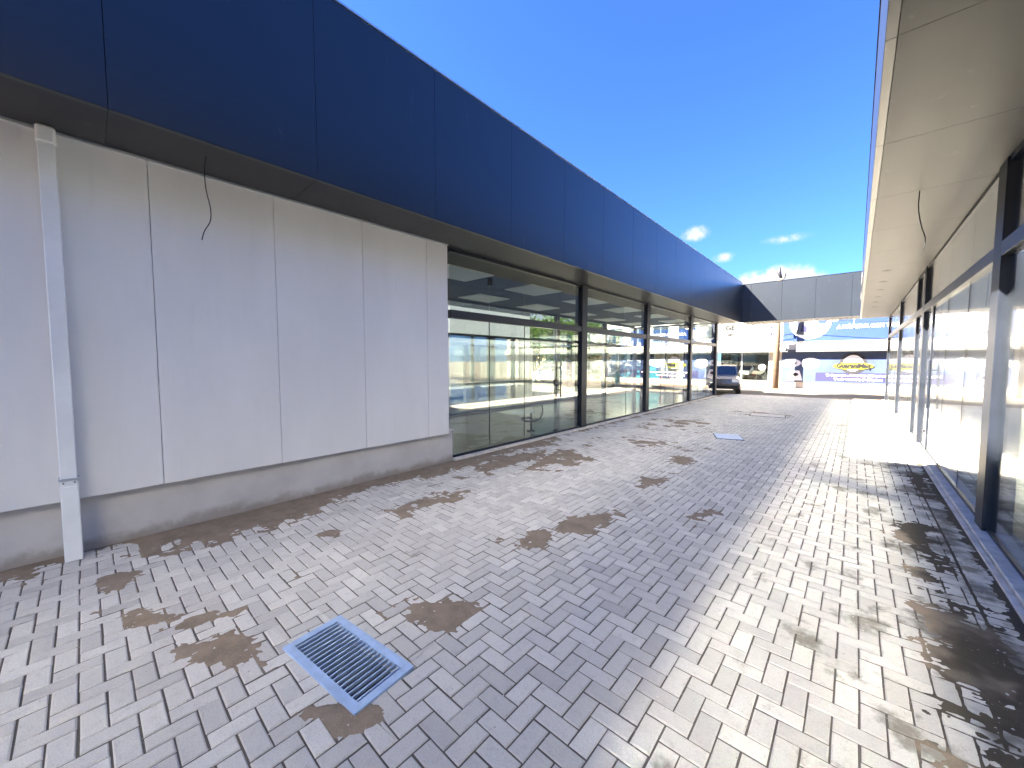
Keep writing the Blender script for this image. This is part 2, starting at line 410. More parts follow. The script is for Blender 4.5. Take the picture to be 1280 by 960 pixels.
# sand washed over the pavers and lying in the joints: one uneven sheet
def vnoise(x, y, seed):
    r = np.random.default_rng(seed).random((256, 256)); xi = np.floor(x).astype(int); yi = np.floor(y).astype(int); fx = x-xi; fy = y-yi
    fx = fx*fx*(3-2*fx); fy = fy*fy*(3-2*fy)
    g_ = lambda a, b: r[a % 256, b % 256]
    return (g_(xi, yi)*(1-fx)+g_(xi+1, yi)*fx)*(1-fy)+(g_(xi, yi+1)*(1-fx)+g_(xi+1, yi+1)*fx)*fy
def fbm(x, y, seed, o=4):
    s_ = 0; a = .5
    for k in range(o): s_ = s_+a*(vnoise(x*2**k, y*2**k, seed+k)-.5); a *= .6
    return s_
PATCH = [  # x, y, radius x, radius y, turn, strength
    (-2.60, .42, .34, .15, .35, 1.), (-2.95, .40, .20, .07, 1.2, .8), (-1.97, 1.45, .27, .19, .5, 1.), (-3.60, 1.50, .15, .11, .6, .9), (-3.55, 2.65, .24, .62, -.15, 1.),
    (-1.93, 3.35, .20, .42, -.05, 1.), (-2.1, 2.68, .17, .34, -.35, .95), (-1.98, 5.1, .24, .5, 0, 1.), (-2.08, 6.5, .26, .5, 0, .95),
    (-3.6, 5.3, .40, .95, .1, .75), (-4.1, 4.6, .35, 1.1, 0, .8), (-1.66, .73, .16, .07, .6, .95), (-3.1, 1.0, .10, .07, 0, .6), (-1.13, 4.35, .14, .3, 0, .7),
    (-1.2, .62, .05, .2, .3, .6), (-4.0, .1, .25, .12, .3, .8), (-3.3, .15, .25, .07, .6, .6),
    (.55, 3.2, .20, 1.2, 0, .85), (.50, 5.0, .17, 1.1, 0, .75), (.55, 2.0, .30, .8, 0, .9), (.66, 7.4, .16, .9, 0, .7), (-3.0, 7.5, .8, .5, 0, .5), (-2.2, 13.7, .7, .6, 0, .6), (-3.4, 10.3, .7, 1.2, 0, .45)]
def sand_sheet():
    V = []; F = []
    def grid(x0, x1, y0, y1, st, seedo):
        nx = int(round((x1-x0)/st))+1; ny = int(round((y1-y0)/st))+1
        X, Y = np.meshgrid(np.linspace(x0, x1, nx), np.linspace(y0, y1, ny))
        n1 = fbm(X*5, Y*5, 11); n2 = fbm(X*26, Y*26, 31); n3 = fbm(X*1.3, Y*1.3, 51)
        val = np.full_like(X, -1.2)
        for (px, py, rx, ry, tu, am) in PATCH:
            dx, dy = X-px, Y-py; ca, sa = math.cos(tu), math.sin(tu); u = (dx*ca+dy*sa)/rx; v = (-dx*sa+dy*ca)/ry
            val = np.maximum(val, am*(1.05-np.sqrt(u*u+v*v)))
        wl = 1.0-(X-PX0)/(.62+.5*fbm(Y*.9, Y*0+3, 77)-.25*np.exp(-((Y-2.6)/.5)**2)); wl = np.where((Y > .25) & (Y < 6.6), wl, wl-.62)
        val = np.maximum(val, wl*1.3)
        wr = 1.0-(PX1-X)/(.11+.06*fbm(Y*1.5, Y*0+9, 87)); val = np.maximum(val, wr*1.2)
        e = val+n1*1.9+n2*.6+n3*.4
        Z = np.where(e > 0, -.0052+np.minimum(e, .7)*.014, -.0052+np.maximum(e, -1)*.0016)
        Z = np.minimum(Z, .0028)+n2*.0022
        o_ = len(V); V.extend(np.stack([X.ravel(), Y.ravel(), Z.ravel()], 1).tolist())
        ca, sa = math.cos(-GR), math.sin(-GR)
        cxm = (X[:-1, :-1]+X[1:, 1:])/2-GC.x; cym = (Y[:-1, :-1]+Y[1:, 1:])/2-GC.y
        inn = (np.abs(cxm*ca-cym*sa) < GW/2-.025) & (np.abs(cxm*sa+cym*ca) < GH/2-.025)
        I, Jj = np.nonzero(~inn); b = I*nx+Jj+o_
        F.extend(np.stack([b, b+1, b+nx+1, b+nx], 1).tolist())
    grid(PX0-.05, PX1+.02, -.9, 5.5, .0145, 0); grid(PX0-.05, PX1+.02, 5.5, 10, .025, 1); grid(PX0-.05, PX1+.02, 10, PY1, .06, 2); grid(PX0-.05, PX1+.02, PY0, -.9, .08, 3)
    me = bpy.data.meshes.new('sand'); me.from_pydata(V, [], F); me.materials.append(M['sand'])
    for p in me.polygons: p.use_smooth = True
    link('sand', me, None, kind='stuff')
sand_sheet()
# pale crumbs and pebbles lying on the paving
pb = MB()
for _ in range(420):
    x, yy = random.uniform(-4.6, .7), random.choice([random.uniform(0, 4), random.uniform(0, 9)]); r = random.uniform(.0025, .007)
    v = [(x+r*random.uniform(.6, 1.2)*a, yy+r*random.uniform(.6, 1.2)*b_, .001+r*d_) for a, b_, d_ in ((1, 0, .2), (0, 1, .3), (-1, 0, .2), (0, -1, .3), (.1, .1, 1.1), (0, 0, -.3))]
    pb.add(v, [(0, 1, 4), (1, 2, 4), (2, 3, 4), (3, 0, 4), (1, 0, 5), (2, 1, 5), (3, 2, 5), (0, 3, 5)])
pb.build('gravel', 'sill_concrete', kind='stuff')

# ------------------------------------------------------------------ drain grate
gr = thing('drain_grate', 'galvanised rectangular drain grate with narrow slots set in the paving', 'drain grate', (GC.x, GC.y, 0), GR)
fr = MB(); fw = .045; zt = .012
fr.box(-GW/2, GW/2, -GH/2, -GH/2+fw, -.03, zt, .002).box(-GW/2, GW/2, GH/2-fw, GH/2, -.03, zt+.0003, .002)
fr.box(-GW/2, -GW/2+fw, -GH/2+fw, GH/2-fw, -.03, zt+.0002, .002).box(GW/2-fw, GW/2, -GH/2+fw, GH/2-fw, -.03, zt+.0001, .002)
fr.build('frame', 'galvanised', gr)
nb = 18; bar = MB().box(-.0045, .0045, -GH/2+fw, GH/2-fw, -.010, .008, .001).mesh('bar'); bar.materials.append(M['galvanised'])
for k in range(nb):
    link('bar', bar, gr, (-GW/2+fw+(k+.5)*(GW-2*fw)/nb, 0, 0))
sh = MB()
sh.box(-GW/2+.005, -GW/2+.02, -GH/2, GH/2, -.5, -.03).box(GW/2-.02, GW/2-.005, -GH/2, GH/2, -.5, -.03).box(-GW/2, GW/2, -GH/2+.005, -GH/2+.02, -.5, -.031).box(-GW/2, GW/2, GH/2-.02, GH/2-.005, -.5, -.031).box(-GW/2, GW/2, -GH/2, GH/2, -.52, -.49)
sh.build('shaft', 'dark_interior', gr)
# flat inspection covers further up the lane
cv = thing('inspection_cover', 'flat square blue steel inspection cover lying on the paving', 'cover', (-1.97, 9.1, 0), .35)
box('plate', 'galvanised', cv, -.24, .24, -.30, .30, -.01, .014, .003); box('rim', 'steel', cv, -.26, .26, -.32, .32, -.012, .006, .002)
cv2 = thing('drain_cover', 'dull concrete drain cover flush with the far paving', 'cover', (-1.9, 13.5, 0), .1)
box('plate', 'sill_concrete', cv2, -.42, .42, -.30, .30, -.01, .010, .003); box('rim', 'steel', cv2, -.45, .45, -.33, .33, -.012, .006, .002)

# ------------------------------------------------------------------ left shop building
LB = thing('shop_building', 'single storey shop with white wall panels and glazed front left of the paved lane', 'building')
FX, FZ0, FZ1 = -4.0, 3.38, 5.18
GLX = -4.86
box('plinth', 'plinth', LB, -5.05, -4.80, -8, 3.93, -.1, .50, .004)
seams = [-.52, .458, 1.44, 2.434, 3.413, 3.80]
for a, b in zip(seams[:-1], seams[1:]): box('wall_panel', 'panel', LB, -4.80, -4.722, a+.0025, b-.0025, .472, 3.415, .003)
box('wall_panel', 'panel', LB, -4.80, -4.735, -1.5, -.545, .472, 3.415, .003); box('wall_panel', 'panel', LB, -4.80, -4.735, -2.5, -1.505, .472, 3.415, .003)
box('corner_trim', 'panel', LB, -4.79, -4.712, -.542, -.523, .45, 3.415)
box('wall_core', 'interior_white', LB, -5.04, -4.802, -8, 3.795, .50, 3.42)
box('top_trim', 'flashing', LB, -4.722, -4.70, -8, 3.80, 3.364, 3.383)
box('end_cap', 'plinth', LB, -4.86, -4.775, 3.79, 3.935, .50, .52, .004)
# fascia
k = -6
fas = []
while True:
    a = .2+1.42*k; b = min(a+1.42, 20.3)
    if a >= 20.29: break
    box('fascia_panel', 'acm', LB, FX-.05, FX, a+.0015, b-.0015, FZ0, FZ1, .002)
    box('soffit_panel', 'soffit', LB, GLX+.0, FX-.052, a+.001, b-.001, 3.384, 3.42, .0015)
    k += 1
box('fascia_backing', 'black_rubber', LB, FX-.09, FX-.052, -8.4, 20.28, FZ0+.07, FZ1-.02)
box('flashing', 'flashing', LB, FX-.12, FX+.012, -8.4, 20.3, FZ1+.002, FZ1+.022)
box('roof', 'roof_metal', LB, -9.2, FX-.13, -8.4, 20.25, 3.50, 5.05)
box('unseen_shade_block', 'white_paint', LB, -20, -7.0, -22, -.4, 5.06, 11.25)  # unseen tall block, placed and sized for the shadow it throws on the lane
box('floor_slab', 'tile_floor', LB, -8.72, GLX-.0, 3.93, 19.45, -.3, .02)
for yk in range(4):
    for xk in range(2): box('ceiling_panel', 'ceiling_grey', LB, -9.1+2.1*xk+.01, -9.1+2.1*xk+2.09, 3.9+3.85*yk+.01, 3.9+3.85*yk+3.84, 3.41, 3.45)
for yk in range(6):
    for xk in range(2): box('ceiling_diffuser', 'interior_white', LB, -8.4+1.8*xk, -7.5+1.8*xk, 4.6+2.5*yk, 5.8+2.5*yk, 3.385, 3.408)
box('side_wall', 'interior_white', LB, -8.7, -5.05, 3.80, 3.92, .02, 3.41)
box('sill', 'sill_concrete', LB, -4.93, -4.745, 3.94, 19.5, -.1, .035, .004)
COLY = [7.95, 11.70, 15.9, 19.55]
for yy in COLY:
    box('column', 'steel', LB, -5.0, -4.80, yy-.12, yy+.12, .0, 3.41, .006)
box('column', 'steel', LB, -4.93, -4.87, 15.35, 15.45, .0, 3.41, .004)
def frontage(B, gx, y0, y1, cols, joints, tz, top, sgn):
    gm = 'glass_reflective' if gx > 0 else 'glass'
    edges = [y0]+cols+[y1]
    for a, b in zip(edges[:-1], edges[1:]):
        a2 = a+(.125 if a in cols else 0); b2 = b-(.125 if b in cols else 0)
        if b2-a2 < .2: continue
        box('transom', 'transom_metal', B, gx-.05, gx+.05, a2, b2, tz-.065, tz+.065, .004)
        box('bottom_rail', 'steel', B, gx-.02, gx+.02, a2, b2, .036, .075)
        box('head_rail', 'steel', B, gx-.035, gx+.035, a2, b2, top-.07, top)
        js = [a2]+[j for j in joints if a2+.2 < j < b2-.2]+[b2]
        for p, q in zip(js[:-1], js[1:]):
            box('glass_pane', gm, B, gx-.005, gx+.005, p+.004, q-.004, .076, tz-.066)
            box('glass_pane', gm, B, gx-.005, gx+.005, p+.004, q-.004, tz+.066, top-.072)
            if p != a2: box('glass_seal', 'black_rubber', B, gx-.007, gx+.007, p-.004, p+.004, .076, tz-.07)
frontage(LB, GLX, 3.94, 19.55, COLY[:-1], [4.83, 5.80, 6.84, 9.1, 10.3, 12.9, 14.2, 17.0, 18.2], 2.36, 3.405, 1)
# glazing on the far side and end, street seen through it
def frontage_x(B, gy, x0, x1, joints, tz, top):
    box('transom', 'transom_metal', B, x0, x1, gy-.04, gy+.04, tz-.06, tz+.06); box('head_rail', 'steel', B, x0, x1, gy-.03, gy+.03, top-.07, top); box('bottom_rail', 'steel', B, x0, x1, gy-.02, gy+.02, .02, .07)
    js = [x0]+joints+[x1]
    for p, q in zip(js[:-1], js[1:]):
        box('glass_pane', 'glass', B, p+.02, q-.02, gy-.005, gy+.005, .071, tz-.061); box('glass_pane', 'glass', B, p+.02, q-.02, gy-.005, gy+.005, tz+.061, top-.071)
        box('mullion', 'steel', B, q-.02, q+.02, gy-.04, gy+.04, .02, top)
frontage_x(LB, 19.48, -8.6, -5.0, [-7.1], 2.36, 3.405)
for yy in (12.4, 16.2, 19.5): box('column', 'steel', LB, -8.82, -8.66, yy-.1, yy+.1, 0, 3.405, .006)
frontage(LB, -8.72, 3.94, 19.6, [12.4, 16.2], [5.5, 7.0, 10.5, 14.3, 18.0], 2.36, 3.402, 1)
def pull_handle(B, gx, yy, sgn):
    h = MB()
    for s in (-1, 1):
        x = gx+s*.06
        h.tube([(x, yy, .82), (x, yy, 1.62)], .016, 10)
    h.build('handle', 'steel', B)
    m = MB()
    for z in (.98, 1.46): m.tube([(gx-.06, yy, z), (gx+.06, yy, z)], .010, 8)
    m.build('handle_bracket', 'steel', B)
pull_handle(LB, GLX, 6.97, 1)
box('door_lock', 'steel', LB, GLX-.02, GLX+.02, 6.80, 6.88, 1.10, 1.22, .004); box('door_hinge', 'steel', LB, GLX-.02, GLX+.02, 6.80, 6.92, .078, .12, .004)
box('door_lock', 'steel', LB, GLX-.02, GLX+.02, 4.81, 4.90, 2.93, 3.07, .004)
NB = thing('neighbour_building', 'white panelled low building seen through the left shop glass', 'building')
ys = np.arange(2.0, 14.01, 1.0)
for a, b in zip(ys[:-1], ys[1:]): box('wall_panel', 'panel', NB, -11.48, -11.4, a+.003, b-.003, .25, 3.7, .003)
box('plinth', 'plinth', NB, -11.6, -11.47, 2, 14, -.1, .25); box('wall_core', 'panel', NB, -17, -11.485, 2.005, 13.99, .25, 3.7)
box('parapet', 'acm', NB, -17, -11.38, 2, 14.02, 3.702, 3.95)
part = thing('reflection_wall', 'added low white wall imitating a bright reflection behind the left shop glass', 'wall')  # added wall: its white face stands in for a bright reflection in the glass
box('board', 'white_paint', part, -11.30, -11.15, 9.8, 13.9, -.05, 2.25, .01); box('rail', 'sign_grey', part, -11.15, -11.13, 9.8, 13.9, .72, .76)
MB().add([(-11.4, 1.5, -.02), (-8.73, 1.5, -.02), (-8.73, 21.4, -.02), (-11.4, 21.4, -.02)], [(0, 1, 2, 3)]).build('service_lane', 'sidewalk', kind='structure')

# bent black hose on a stand behind the glass
hs = thing('hose_stand', 'short black stand with a bent black hose behind the glass door', 'stand', (-5.45, 6.75, .02))
MB().tube([(0, 0, 0), (0, 0, .42)], .022, 8).build('pole', 'black_rubber', hs)
MB().tube([(-.11, 0, 0), (.11, 0, 0)], .02, 6).tube([(0, -.11, 0), (0, .11, 0)], .02, 6).build('base', 'black_rubber', hs)
MB().tube([(-.20+.0, -.1, .26), (-.13, -.1, .31), (.02, 0, .30), (.05, .02, .24), (-.08, -.06, .22), (-.16, -.1, .25)], .022, 8).build('clamp', 'black_rubber', hs)
MB().tube([(0+.26*math.sin(t)*.74, .26*math.sin(t)*.6+.02, .47-.26*math.cos(t)) for t in np.linspace(-.2, 2.1, 12)], .020, 8).build('hose', 'black_rubber', hs)

# downpipe
dp = thing('downpipe', 'white square downpipe fixed to the white panel wall at far left', 'downpipe', (-4.66, -.11, 0))
box('pipe', 'white_pipe', dp, -.045, .045, -.05, .05, .0, .61, .006); box('pipe', 'white_pipe', dp, -.042, .042, -.046, .046, .61, 3.25, .006)
box('elbow', 'white_pipe', dp, -.047, .047, -.052, .052, 3.25, 3.38, .015)
box('bracket', 'flashing', dp, -.05, .048, -.0555, .0555, .655, .675); MB().tube([(.046, -.03, .64), (.052, -.03, .64)], .006, 8).tube([(.046, .03, .64), (.052, .03, .64)], .006, 8).build('screw', 'sign_grey', dp)

# ------------------------------------------------------------------ right shop building
RB = thing('shop_building', 'glazed shop with deep grey canopy along the right side of the lane', 'building')
RX = .97
k = -7
while True:
    a = .22+1.42*k; b = min(a+1.42, 21.7)
    if a >= 21.69: break
    box('fascia_panel', 'acm', RB, .05, .10, a+.0015, b-.0015, 3.38, 5.35, .002)
    box('soffit_panel', 'soffit', RB, .102, RX+.10, a+.001, b-.001, 3.384, 3.42, .0015)
    k += 1
box('fascia_backing', 'black_rubber', RB, .102, .14, -9.7, 21.68, 3.45, 5.33)
box('flashing', 'steel', RB, .038, .16, -9.7, 21.7, 5.352, 5.385)
box('roof', 'roof_metal', RB, .17, 9.5, -9.7, 21.65, 3.50, 5.05)
for a in range(8):
    for xk in range(2): box('ceiling_panel', 'soffit', RB, RX+.11+4.2*xk, RX+.11+4.2*xk+4.19, -9.6+3.9*a, -9.6+3.9*a+3.89, 3.41, 3.45)
box('floor_slab', 'tile_floor', RB, RX+.03, 9.4, -9.6, 21.7, -.3, .02)
box('back_wall', 'beige_paint', RB, 8.9, 9.1, -9.6, 14, .02, 3.4); box('side_wall', 'interior_white', RB, 1.1, 8.9, -9.6, -9.45, .02, 3.4)
box('sill', 'sill_concrete', RB, PX1+.004, RX+.16, -9.6, 21.72, -.1, .045, .006)
box('sill_edge', 'sill_concrete', RB, PX1-.035, PX1+.003, -9.6, 21.72, -.1, .018, .004)
RC = [-6.0, -.6, 5.60, 10.75, 16.3, 21.6]
for yy in RC:
    box('column', 'steel', RB, .92, 1.10, yy-.14, yy+.14, .0, 3.41, .006)
box('column', 'steel', RB, .93, 1.06, 11.95, 12.12, .0, 3.41, .004); box('column', 'steel', RB, .95, 1.05, 9.72, 9.80, .0, 2.6, .004)
frontage(RB, RX, -9.6, 21.6, RC[:-1], [1.2, 2.8, 7.0, 8.4, 9.76, 12.0, 13.4, 14.9, 18.0, 19.8], 2.60, 3.405, 1)
frontage_x(RB, 21.6, 1.15, 8.9, [3.0, 5.0, 7.0], 2.60, 3.405)
pull_handle(RB, RX, 9.35, 1)
box('door_latch', 'steel', RB, RX-.03, RX+.03, 10.0, 10.05, .34, .38)
for yk in range(2):
    for q in ((3.4, 6.9), (6.4, 10.2)): pass
# bridge between the two canopies
BR = thing('canopy_bridge', 'flat grey panelled canopy bridge joining the two shops across the lane', 'canopy')
bs = [-4.045, -3.65, -2.5, -1.35, -.22, .045]
for a, b in zip(bs[:-1], bs[1:]):
    box('fascia_panel', 'acm', BR, a+.0025, b-.0025, 20.303, 20.35, 3.39, 5.10, .002)
box('deck', 'roof_metal', BR, -3.99, .04, 20.37, 22.0, 3.46, 5.06); box('flashing', 'acm', BR, -3.99, .04, 20.29, 20.40, 5.102, 5.115)
for a, b in zip(bs[:-1], bs[1:]): box('soffit_panel', 'soffit', BR, a+.004, b-.004, 20.352, 22.0, 3.41, 3.45, .004)

# recessed downlights in the right canopy, bare cables
for n_, yy in enumerate((10.6, 12.0, 13.3, 14.7, 16.0, 17.3)):
    side_ = ('nearest', 'second nearest', 'third nearest', 'fourth nearest', 'second farthest', 'farthest')[n_]
    L_ = thing('downlight', f'round dark recessed downlight, {side_} of the row in the right canopy', 'downlight', (.38, yy, 3.384), 0, 'downlights in the right canopy')
    ring = MB(); nn = 20
    vs_ = [((.075 if q == 0 else .055)*math.cos(2*math.pi*t/nn), (.075 if q == 0 else .055)*math.sin(2*math.pi*t/nn), -.004 if q == 0 else -.006) for q in (0, 1) for t in range(nn)]
    ring.add(vs_, [(t, (t+1) % nn, nn+(t+1) % nn, nn+t) for t in range(nn)]); ring.build('ring', 'banner_dark', L_)
    MB().tube([(0, 0, -.003), (0, 0, .03)], .055, 20).build('lamp', 'black_rubber', L_)
def cable(label, pts, r=.004):
    t = thing('dangling_cable', label, 'cable', pts[0]); p0 = Vector(pts[0])
    P = [Vector(p)-p0 for p in pts]; Q = []
    for i in range(len(P)-1):
        a, b, c_, d = P[max(i-1, 0)], P[i], P[i+1], P[min(i+2, len(P)-1)]
        for s in range(5):
            u = s/5; Q.append(.5*((2*b)+(c_-a)*u+(2*a-5*b+4*c_-d)*u*u+(3*b-a-3*c_+d)*u**3))
    Q.append(P[-1]); MB().tube(Q, r, 7).build('wire', 'black_rubber', t, True); MB().tube([(0, 0, .002), (0, 0, .02)], r*2.2, 8).build('grommet', 'black_rubber', t)
cable('thin black cable hanging from the soffit in front of the white panels', [(-4.3, .80, 3.41), (-4.3, .785, 3.25), (-4.3, .79, 3.1), (-4.3, .815, 2.95), (-4.3, .81, 2.84), (-4.3, .765, 2.74), (-4.3, .745, 2.66)])
cable('thin cable hanging from the right canopy beside the glass', [(.43, 5.94, 3.41), (.425, 5.9, 3.2), (.45, 5.85, 3.0), (.48, 5.8, 2.85), (.465, 5.8, 2.74)], .005)
cable('thin cable with a weight hanging inside the right shop', [(1.75, 7.9, 3.41), (1.75, 7.9, 3.1), (1.75, 7.9, 2.8)], .012)
cable('cable hanging beyond the big window of the right shop', [(1.55, 9.9, 3.41), (1.56, 9.9, 3.0), (1.55, 9.9, 2.5)], .012)

# ------------------------------------------------------------------ the street beyond
FY = 28.0
OB = thing('commercial_building', 'long white two storey shop building with banners across the street', 'building')
wall_x0, wall_x1 = -15.3, 16
def wall(name, mat, x0, x1, z0, z1, y0=FY, y1=FY+.3, **k): return box(name, mat, OB, x0, x1, y0, y1, z0, z1, **k)
wall('base_wall', 'white_paint', wall_x0, wall_x1, -.1, .42, FY-.02)
shops = [(-14.6, -13.2), (-13.0, -12.0), (-11.9, -11.0), (-6.9, -3.95)]
xs = wall_x0
for a, b in shops:
    wall('pier', 'white_paint', xs, a, .42, 2.2); xs = b
wall('pier', 'white_paint', xs, wall_x1, .42, 2.2)
box('beige_door', 'beige_paint', OB, -10.3, -9.3, FY-.03, FY, .42, 2.1); box('cream_door', 'cream_paint', OB, -11.0, -10.35, FY-.03, FY, .1, 2.15)
for a, b in shops:
    pn = box('window', 'dark_interior', OB, a, b, FY+1.2, FY+1.3, .42, 2.2)
    w_ = box('window_frame', 'flashing', OB, a, a+.05, FY+.02, FY+.1, .42, 2.2); box('pane', 'glass', w_, a+.05, b-.05, FY+.05, FY+.06, .45, 2.18)
    box('mullion', 'flashing', w_, (a+b)/2-.03, (a+b)/2+.03, FY+.02, FY+.1, .42, 2.2); box('window_frame', 'flashing', OB, b-.05, b, FY+.02, FY+.1, .42, 2.2)
box('awning_slab', 'white_paint', OB, wall_x0-.3, wall_x1, FY-.40, FY+.3, 2.2, 2.62, .02)
box('awning_edge', 'sign_grey', OB, wall_x0-.3, wall_x1, FY-.43, FY-.402, 2.16, 2.28)
wall('upper_wall', 'white_paint', wall_x0, wall_x1, 2.62, 6.05)
for x in (-14.7, -12.9, -11.2, -9.4):
    f_ = box('window', 'flashing', OB, x, x+1.2, FY-.04, FY, 3.0, 4.2); box('pane', 'car_glass', f_, x+.06, x+.57, FY-.05, FY-.041, 3.06, 4.14); box('pane', 'car_glass', f_, x+.63, x+1.14, FY-.05, FY-.041, 3.06, 4.14)
box('wall_board', 'sign_grey', OB, -8.0, -5.9, FY-.03, FY, 2.95, 4.3)
box('roof', 'roof_metal', OB, wall_x0, wall_x1, FY+.0, FY+12, 6.052, 6.15); box('side_wall', 'white_paint', OB, wall_x0, wall_x0+.2, FY+.31, FY+12, -.1, 6.04)
def letters(txt, mat, size, loc, parent, bold=0., sx=1., italic=0., name='lettering', depth=.01):
    cu = bpy.data.curves.new(name, 'FONT'); cu.body = txt; cu.size = size; cu.extrude = depth; cu.offset = bold; cu.shear = italic; cu.align_x = 'CENTER'; cu.align_y = 'CENTER'
    cu.materials.append(M[mat]); o = bpy.data.objects.new(name, cu); COL.objects.link(o); o.parent = parent; o.location = loc; o.rotation_euler = (math.pi/2, 0, 0); o.scale = (sx, 1, 1)
    me = bpy.data.meshes.new_from_object(o); me.materials.clear(); me.materials.append(M[mat]); bpy.data.objects.remove(o)
    for v in me.vertices: v.co.x *= sx
    o = link(name, me, parent, loc); o.rotation_euler = (math.pi/2, 0, 0); return o
letters('GERADORES', 'sign_grey', .42, (-5.2, FY-.02, 3.75), OB, .01, 1.0); letters('MOTORES E BOMBAS', 'sign_grey', .24, (-5.1, FY-.02, 3.3), OB, .005, 1.)
def disc(mb, cx, z, rx, rz, yy, th=.02, n=28, a0=0, a1=2*math.pi):
    mb.prism([(cx+rx*math.cos(a0+(a1-a0)*t/n), z+rz*math.sin(a0+(a1-a0)*t/n)) for t in range(n)], 'y', yy, yy-th); return mb
B1 = thing('banner', 'bright blue upper banner with machine picture on the white facade', 'banner', (0, FY-.01, 0))
box('sheet', 'banner_blue', B1, -3.32, 5.2, -.04, 0, 2.78, 4.9)
m_ = MB(); disc(m_, -2.05, 3.85, .95, .95, -.041); m_.build('picture_oval', 'banner_white', B1)
m_ = MB(); disc(m_, -1.5, 4.05, .26, .34, -.062, .01); m_.build('picture_blue', 'banner_blue', B1)
m_ = MB(); m_.prism([(-2.75, 3.2), (-1.9, 3.05), (-1.7, 3.3), (-2.1, 3.5), (-2.2, 4.0), (-2.5, 4.05), (-2.6, 3.6)], 'y', -.062, -.075); m_.build('picture_machine', 'sign_grey', B1)
m_ = MB(); m_.prism([(-2.5, 3.35), (-2.2, 3.3), (-2.2, 3.6), (-2.4, 3.75)], 'y', -.076, -.085); m_.build('picture_shade', 'banner_violet', B1)
letters('JACK', 'banner_white', .95, (.22, -.05, 4.34), B1, .02, 1.05, .25); letters('A MÁQUINA COM TECNOLOGIA', 'banner_white', .25, (.85, -.05, 3.5), B1, .012, .92, .1)
B2 = thing('banner', 'pale blue lower banner with yellow oval logo beside the utility pole', 'banner', (0, FY-.03, 0))
box('sheet', 'banner_pale', B2, -3.32, 5.2, -.04, 0, .42, 2.16)
box('text_band', 'banner_violet', B2, -1.7, 5.2, -.046, -.041, .50, .98)
m_ = MB(); disc(m_, .18-.3, 1.50, .56, .58, -.041, .012); m_.build('logo_ring', 'banner_dark', B2)
m_ = MB(); disc(m_, .18-.3, 1.52, .40, .44, -.054, .01); m_.build('logo_disc', 'banner_white', B2)
m_ = MB(); disc(m_, .18-.3, 1.36, .84, .20, -.066, .012); m_.build('logo_oval', 'banner_yellow', B2)
letters('GuaraniMaq', 'banner_black', .32, (-.12, -.085, 1.37), B2, .016, .88, .15)
letters('Treinamento - Assistência | Manutenção de Máquinas', 'banner_white', .16, (.5, -.05, .84), B2, .008); letters('Venda e Locação de Máquinas', 'banner_white', .16, (.1, -.05, .62), B2, .008)
m_ = MB(); disc(m_, -2.85, 1.52, .46, .24, -.041, .01); disc(m_, -1.95, 1.50, .42, .32, -.041, .01); m_.build('emblem', 'banner_white', B2)
letters('Kansai', 'banner_dark', .2, (-2.85, -.055, 1.52), B2, .004, 1, .2); letters('NISSIN', 'banner_dark', .16, (-1.95, -.055, 1.48), B2, .004)
m_ = MB(); m_.prism([(-3.05, .5), (-2.3, .5), (-2.35, .75), (-2.45, 1.08), (-2.9, 1.08), (-2.95, .8), (-3.05, .75)], 'y', -.041, -.055); m_.build('picture_machine', 'banner_white', B2)
m_ = MB(); disc(m_, -2.65, .85, .16, .1, -.056, .01); m_.build('picture_shade', 'banner_dark', B2)
B3 = thing('banner', 'small violet banner with yellow logo left of the shop window', 'banner', (-7.75, FY-.03, 0))
box('sheet', 'banner_pale', B3, -.75, .7, -.04, 0, .45, 2.05); box('text_band', 'banner_violet', B3, -.75, .7, -.046, -.041, .5, .95)
m_ = MB(); disc(m_, .0, 1.3, .5, .16, -.041, .01); m_.build('logo_oval', 'banner_yellow', B3); letters('Guarani', 'banner_black', .2, (0, -.055, 1.3), B3, .006)
# things displayed in the shop window
for n_, (x, lab, mt) in enumerate(((-6.2, 'white scooter parked in the shop window across the street', 'car_white'), (-5.2, 'silver motorcycle standing in the middle of the shop window', 'flashing'), (-4.55, 'dark motorcycle at the right end of the shop window', 'car_grey'))):
    mc = thing('motorcycle', lab, 'motorcycle', (x, FY+.55, .45), 0)
    for dx in (-.36, .36): MB().tube([(dx, -.04, .22), (dx, .04, .22)], .21, 18).build('wheel', 'tyre', mc); 
    MB().prism([(-.45, .42), (-.2, .34), (.1, .3), (.3, .5), (.38, .78), (.28, .8), (.14, .58), (-.1, .56), (-.42, .6)], 'y', -.09, .09).build('body', mt, mc)
    MB().prism([(-.46, .6), (-.02, .57), (.0, .64), (-.3, .70), (-.46, .70)], 'y', -.08, .08).build('saddle', 'black_rubber', mc)
    MB().tube([(.36, 0, .22), (.28, 0, .85)], .025, 6).tube([(.26, -.2, .9), (.26, .2, .9)], .02, 6).build('fork', 'flashing', mc)
dcl = thing('round_sign', 'small round white sign stuck on the shop window glass', 'sign', (-4.32, FY+.03, 1.25))
m_ = MB(); disc(m_, 0, 0, .19, .19, 0, .01); m_.build('plate', 'banner_white', dcl); m_ = MB(); disc(m_, 0, 0, .07, .07, -.011, .004); m_.build('dot', 'banner_dark', dcl)

